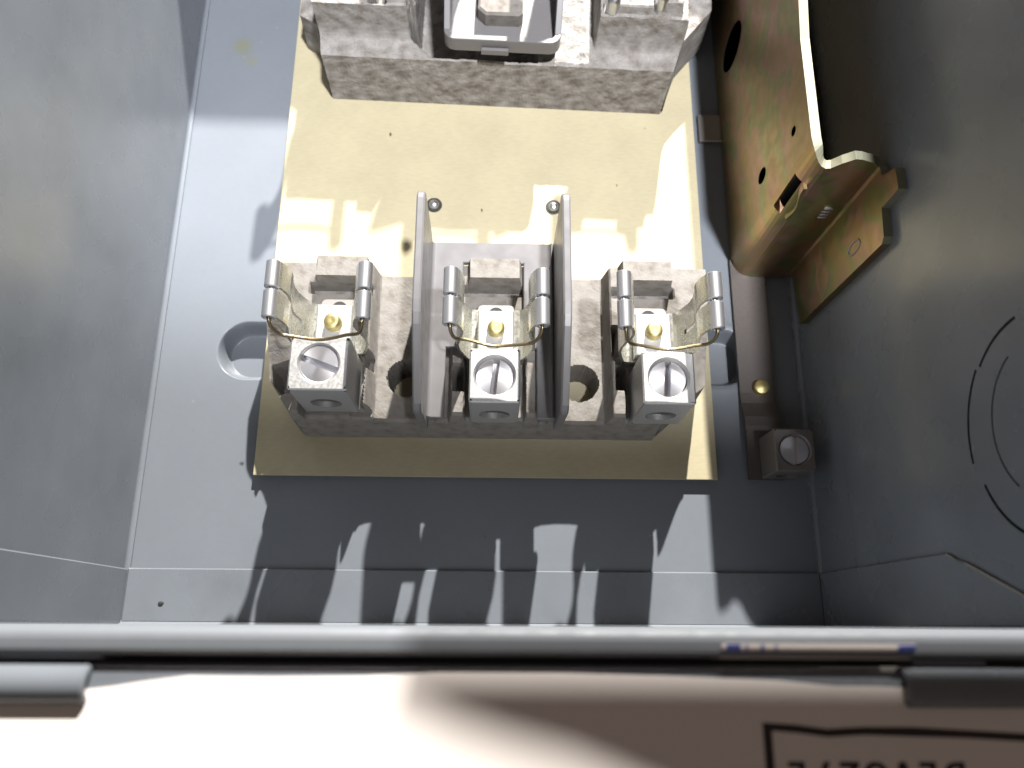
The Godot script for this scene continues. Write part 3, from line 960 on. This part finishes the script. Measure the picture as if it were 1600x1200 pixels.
func upper_block() -> void:
	grain = noise(0.75, 93, 4)
	lumps = noise(0.10, 94, 3)
	var foot := 0.0034
	var o := base("fuse_block_001", Vector3(0.0, foot, -0.2162))
	o.rotation.y = deg_to_rad(-1.75)
	tag(o, "coarse grey cast switch block at the far end, cut off by the picture", "fuse block", "fuse blocks in the box")
	var left := steps([[-95.0, -84.0], [-24.0, -83.0], [-19.0, -74.5], [-9.0, -71.5], [0.0, -70.5]])
	var right := steps([[-95.0, 91.0], [-34.0, 88.5], [-18.0, 76.5], [-9.0, 73.5], [0.0, 71.0]])
	var hh := func(x: float, z: float) -> float: return upper_height(x, z) - foot / MM
	part("block_base", cast_block(290, 150, -95.0, 0.0, left, right, hh, 0.8), M.coarse_cast, o)
	# domed terminal heads on the right pillar
	for p in [[44.0, 51.5, -14.5], [62.6, 52.5, -16.0]]:
		var g := Geo.new()
		var pr := []
		for k in 9:
			pr.append(Vector2(0.0027 * cos(PI / 2 * k / 8), 0.0026 * sin(PI / 2 * k / 8)))
		g.lathe([Vector2(0.0027, -0.016)] + pr, 24)
		part("terminal_head", g, M.zinc, o, Transform3D(Basis.IDENTITY, Vector3(p[0], p[1] - foot / MM, p[2]) * MM))
	# stone ledge seen inside the barrier
	var g := Geo.new()
	g.prism(PackedVector2Array([Vector2(-8.5, -60), Vector2(9.5, -60), Vector2(9.5, -10.8), Vector2(8.0, -9.4), Vector2(-5.0, -9.2), Vector2(-8.0, -12.0)].map(func(p: Vector2) -> Vector2: return p * MM)), 0.030, 0.0435, 0.0009)
	part("centre_ledge", g, M.cast, o)
	# the blade bridge that carries the three poles, beyond the picture
	fit_pole(o, -0.0545, -0.058, 0.0475 - foot, [0.0, 0.0], 0.2)
	fit_pole(o, 0.0008, -0.058, 0.0475 - foot, [0.0, 0.0], 0.2)
	fit_pole(o, 0.0570, -0.062, 0.0475 - foot, [0.0, 0.0], 0.2)

func upper_barrier() -> void:
	var o := base("phase_barrier_001", Vector3(0.0018, 0.034, -0.2150))
	o.rotation.y = deg_to_rad(-1.75)
	tag(o, "grey plastic barrier cup on the coarse cast block at the top of the picture", "barrier", "grey barriers on the fuse blocks")
	var g := Geo.new()
	g.box(Vector3(-20.5, 4.2, -90.0) * MM, Vector3(20.5, 6.2, -2.6) * MM)
	part("tray", g, M.plastic, o)
	# low front and two side wings in one folded sheet, its rim rising towards the back
	g = Geo.new()
	var line := []
	for s in [-1.0, 1.0]:
		var arc := []
		for k in 7:
			var a := PI / 2 * k / 6
			arc.append(Vector2(s * (18.2 + 3.2 * cos(a)), -4.4 + 3.2 * sin(a)))
		if s > 0: arc.reverse()
		var side := [Vector2(s * 22.6, -90.0), Vector2(s * 22.2, -50.0), Vector2(s * 21.6, -18.0)]
		if s < 0:
			line.append_array(side)
			line.append_array(arc)
		else:
			line.append_array(arc)
			side.reverse()
			line.append_array(side)
	var rise := func(p: Vector2) -> float: return 10.5 + 0.75 * maxf(0.0, -p.y - 5.0)
	var wall := func(k: int, off: float, y: float) -> Vector3:
		var a: Vector2 = line[maxi(k - 1, 0)]
		var b: Vector2 = line[mini(k + 1, line.size() - 1)]
		var d := (b - a).normalized()
		var p: Vector2 = line[k] + Vector2(-d.y, d.x) * off
		return Vector3(p.x, y, p.y) * MM
	for k in line.size() - 1:
		var ya: float = rise.call(line[k])
		var yb: float = rise.call(line[k + 1])
		var d: Vector2 = (line[k + 1] - line[k]).normalized()
		var out := Vector3(-d.y, 0, d.x)
		for s in [-1.0, 1.0]:
			var lo: float = 1.2 * s
			var hi: float = 1.0 * s
			g.quad(wall.call(k, lo, 4.2), wall.call(k + 1, lo, 4.2), wall.call(k + 1, lo, yb - 0.4), wall.call(k, lo, ya - 0.4), out * s)
			g.quad(wall.call(k, lo, ya - 0.4), wall.call(k + 1, lo, yb - 0.4), wall.call(k + 1, hi, yb), wall.call(k, hi, ya), out * s + Vector3.UP)
		g.quad(wall.call(k, -1.0, ya), wall.call(k + 1, -1.0, yb), wall.call(k + 1, 1.0, yb), wall.call(k, 1.0, ya), Vector3.UP)
		g.quad(wall.call(k, -1.2, 4.2), wall.call(k + 1, -1.2, 4.2), wall.call(k + 1, 1.2, 4.2), wall.call(k, 1.2, 4.2), Vector3.DOWN)
	part("wing_wall", g, M.plastic, o)
	g = Geo.new()
	g.box(Vector3(-8.0, 4.0, 0.2) * MM, Vector3(2.6, 7.0, 1.6) * MM, 0.0003)
	part("catch_tab", g, M.plastic, o)

# ---------------------------------------------------------------- right side
func bracket() -> void:
	var o := base("mechanism_bracket", Vector3.ZERO)
	tag(o, "yellow plated folded steel bracket of the switch mechanism on the right wall", "bracket")
	# plan of the bent sheet: along the box, round the corner, across to the wall and on along it; each with its lower and upper edge
	var pts := [[99.0, -345, 1.0, 97.0], [99.0, -230, 1.0, 92.0], [99.0, -196, 1.0, 90.4], [99.0, -182, 1.0, 88.3], [99.0, -146.5, 1.0, 88.0], [99.03, -145.2, 1.0, 88.0], [99.2, -144.0, 1.0, 87.9], [99.5, -142.8, 1.0, 87.5], [99.95, -141.8, 1.0, 86.8], [100.6, -140.9, 1.0, 85.6], [101.4, -140.2, 1.0, 84.2], [102.4, -139.7, 1.0, 83.0], [103.5, -139.3, 1.0, 82.6], [104.8, -139.1, 1.0, 83.2], [107.0, -139.0, 1.0, 86.0], [110.2, -139.0, 1.0, 88.6], [112.4, -139.0, 1.0, 88.4], [117.0, -139.0, 1.5, 86.6], [119.2, -138.8, 2.0, 85.2], [120.3, -138.0, 4.0, 84.8], [120.8, -136.6, 6.0, 84.8], [120.9, -134.2, 9.0, 85.0], [120.9, -132.0, 9.4, 93.0], [120.9, -124.9, 10.2, 93.0], [120.9, -124.5, 10.2, 82.2], [120.9, -115.4, 11.2, 81.2], [120.9, -113.6, 11.4, 79.4]]
	var st := SurfaceTool.new()
	st.begin(Mesh.PRIMITIVE_TRIANGLES)
	st.set_smooth_group(-1)
	var rim := SurfaceTool.new()
	rim.begin(Mesh.PRIMITIVE_TRIANGLES)
	rim.set_smooth_group(-1)
	var offs := []
	for i in pts.size():
		var a := Vector2(pts[maxi(i - 1, 0)][0], pts[maxi(i - 1, 0)][1])
		var b := Vector2(pts[mini(i + 1, pts.size() - 1)][0], pts[mini(i + 1, pts.size() - 1)][1])
		var d := (b - a).normalized()
		offs.append(Vector2(-d.y, d.x) * 1.5)
	var corner := func(i: int, side: int, top: int) -> Vector3:
		var p: Array = pts[i]
		var f: Vector2 = offs[i] * (1.0 if side else -1.0)
		return Vector3(p[0] + f.x, p[3] if top else p[2], p[1] + f.y) * MM
	var put := func(a: Vector3, b: Vector3, c: Vector3, d: Vector3) -> void:
		for q in [a, b, c, a, c, d]:
			st.add_vertex(q)
	for i in pts.size() - 1:
		put.call(corner.call(i, 0, 0), corner.call(i, 0, 1), corner.call(i + 1, 0, 1), corner.call(i + 1, 0, 0))
		put.call(corner.call(i, 1, 1), corner.call(i, 1, 0), corner.call(i + 1, 1, 0), corner.call(i + 1, 1, 1))
		var q := [corner.call(i, 0, 1), corner.call(i, 1, 1), corner.call(i + 1, 1, 1), corner.call(i + 1, 0, 1)]
		for k in [0, 1, 2, 0, 2, 3]: rim.add_vertex(q[k])
		put.call(corner.call(i, 1, 0), corner.call(i, 0, 0), corner.call(i + 1, 0, 0), corner.call(i + 1, 1, 0))
	var e := pts.size() - 1
	put.call(corner.call(0, 0, 0), corner.call(0, 1, 0), corner.call(0, 1, 1), corner.call(0, 0, 1))
	put.call(corner.call(e, 0, 1), corner.call(e, 1, 1), corner.call(e, 1, 0), corner.call(e, 0, 0))
	var whole := CSGCombiner3D.new()
	whole.name = "folded_plate"
	o.add_child(whole)
	var body := CSGMesh3D.new()
	body.name = "plate"
	st.index()
	st.generate_normals()
	rim.index()
	rim.generate_normals()
	var sheet_mesh := st.commit()
	rim.commit(sheet_mesh)
	sheet_mesh.surface_set_material(0, M.chromate)
	sheet_mesh.surface_set_material(1, M.cut_edge)
	body.mesh = sheet_mesh
	whole.add_child(body)
	for h in [[75.5, -156.1, 1.5, 2.0], [44.4, -158.5, 2.6, 4.2], [25.0, -231.0, 7.5, 13.0], [58.0, -262.0, 6.0, 9.0]]:
		var c := CSGCylinder3D.new()
		c.name = "punched_hole"
		c.radius = 0.001
		c.height = 0.012
		c.sides = 28
		c.operation = CSGShape3D.OPERATION_SUBTRACTION
		c.material = M.chromate
		c.transform = Transform3D(Vector3(0, h[3], 0), Vector3(1, 0, 0), Vector3(0, 0, h[2]), Vector3(0.099, h[0] * MM, h[1] * MM))
		whole.add_child(c, true)
	for q in [[Vector3(100.0, 61.5, -142.0), Vector3(6.0, 21.0, 3.6), 0.75], [Vector3(122.5, 62.0, -121.1), Vector3(6.0, 4.6, 1.6), 0.0]]:
		var c := CSGBox3D.new()
		c.name = "punched_slot"
		c.size = q[1] * MM
		c.operation = CSGShape3D.OPERATION_SUBTRACTION
		c.material = M.chromate
		c.transform = Transform3D(Basis(Vector3.UP, q[2]), q[0] * MM)
		whole.add_child(c, true)
	# the lip lanced out of the slot, the ridge on the front, and the eye on the wall flange
	var g := Geo.new()
	var hook := []
	for k in 15:
		var t := k / 14.0
		hook.append(Vector2(101.9 + 1.1 * sin(t * PI * 1.6), 51.5 + 20.5 * t) * MM)
	g.ribbon(hook, 0.0011, -139.6 * MM, -136.8 * MM)
	part("lanced_lip", g, M.chromate, o)
	g = Geo.new()
	for k in 4:
		g.box(Vector3(112.2, 52.5 + k * 1.9, -138.0) * MM, Vector3(115.2, 53.8 + k * 1.9, -136.7) * MM, 0.0003)
	part("ridged_tab", g, M.tinned, o)
	g = Geo.new()
	var eye := []
	for k in 25:
		eye.append(Vector3(119.5, 62.0 + 4.4 * sin(TAU * k / 24), -121.1 + 1.9 * cos(TAU * k / 24)) * MM)
	g.tube(eye, 0.00045, 8)
	part("eyelet", g, M.tinned, o)
	# shaft and return spring in the dark between bracket and wall
	g = Geo.new()
	var rod := []
	for k in 12:
		var a := -1.3 + 2.6 * k / 11.0
		rod.append(Vector3(111.5 + 3.0 * cos(a), 57.0, -186.0 + 11.0 * sin(a)) * MM)
	g.tube(rod, 0.0011, 8)
	part("spring_hook", g, M.wire, o)
	g = Geo.new()
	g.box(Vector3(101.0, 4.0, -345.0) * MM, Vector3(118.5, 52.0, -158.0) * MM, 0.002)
	part("dark_gap_box", g, M.black, o)  # black box put in to keep the gap behind the bracket dark
	g = Geo.new()
	g.box(Vector3(87.8, 0.3, -214.5) * MM, Vector3(97.6, 2.2, -201.2) * MM, 0.0003)
	part("foot_tab", g, M.tinned, o)

func ground_bar() -> void:
	var o := base("ground_bar", Vector3(0.1036, 0.0, -0.1))
	tag(o, "dull brown metal grounding strap with one lug along the right side", "ground bar")
	var g := Geo.new()
	g.ribbon([Vector2(-0.045, 0.0012), Vector2(0.012, 0.0012), Vector2(0.0165, 0.0016), Vector2(0.0225, 0.0042), Vector2(0.026, 0.0046), Vector2(0.0466, 0.0046)], 0.0022, -0.0069, 0.0069, Transform3D(Vector3(0, 0, 1), Vector3(0, 1, 0), Vector3(-1, 0, 0), Vector3.ZERO))
	part("strap", g, M.strap, o)
	g = Geo.new()
	g.lathe([Vector2(0.0032, 0.0023), Vector2(0.0032, 0.0040), Vector2(0.0028, 0.0048), Vector2(0.0018, 0.0052), Vector2(0.0, 0.0053)], 24, Transform3D(Basis.IDENTITY, Vector3(0.0011, 0, 0.0100)))
	part("brass_screw", g, M.brass, o)
	var L := part("wire_lug", lug(0.0146, 0.0165, 0.0156, 0.0060, 0.0042, 0.0068), M.ground_lug, o, Transform3D(Basis.IDENTITY, Vector3(0.0048, 0.0057, 0.0388)))
	part("set_screw", slotted(0.0053, 0.0017, 0.002), M.turned, L, Transform3D(Basis(Vector3.UP, -0.09), Vector3(0, 0.0158, 0)))
	g = Geo.new()
	g.lathe([Vector2(0.0058, 0.0), Vector2(0.0, 0.0001)], 24)
	part("bore_floor", g, M.thread, L, Transform3D(Basis.IDENTITY, Vector3(0, 0.011, 0)))

func unseen_shade_panel() -> void:
	# an unseen panel out of view at the right, shaped to shade the open door
	var o := base("unseen_shade_panel", Vector3(0.21, -0.0098, -0.262))
	tag(o, "unseen black flat panel on a post that shades the open door", "lamp")
	var g := Geo.new()
	g.lathe([Vector2(0.0, 0.0), Vector2(0.045, 0.0), Vector2(0.045, 0.008), Vector2(0.0, 0.012)], 32)
	part("foot", g, M.black, o)
	g = Geo.new()
	g.tube([Vector3(0, 0.008, 0), Vector3(0, 0.316, 0)], 0.006, 16)
	part("post", g, M.black, o)
	g = Geo.new()
	g.prism(PackedVector2Array([Vector2(0.0250, -0.0221), Vector2(-0.1745, -0.0221), Vector2(-0.1714, -0.0205), Vector2(-0.1664, -0.0182), Vector2(-0.1597, -0.0161), Vector2(-0.1515, -0.0140), Vector2(-0.1454, -0.0116), Vector2(-0.1354, -0.0076), Vector2(-0.1115, -0.0018), Vector2(0.0250, 0.0022)]), 0.3238, 0.3268)
	part("flat_shade_head", g, M.black, o)
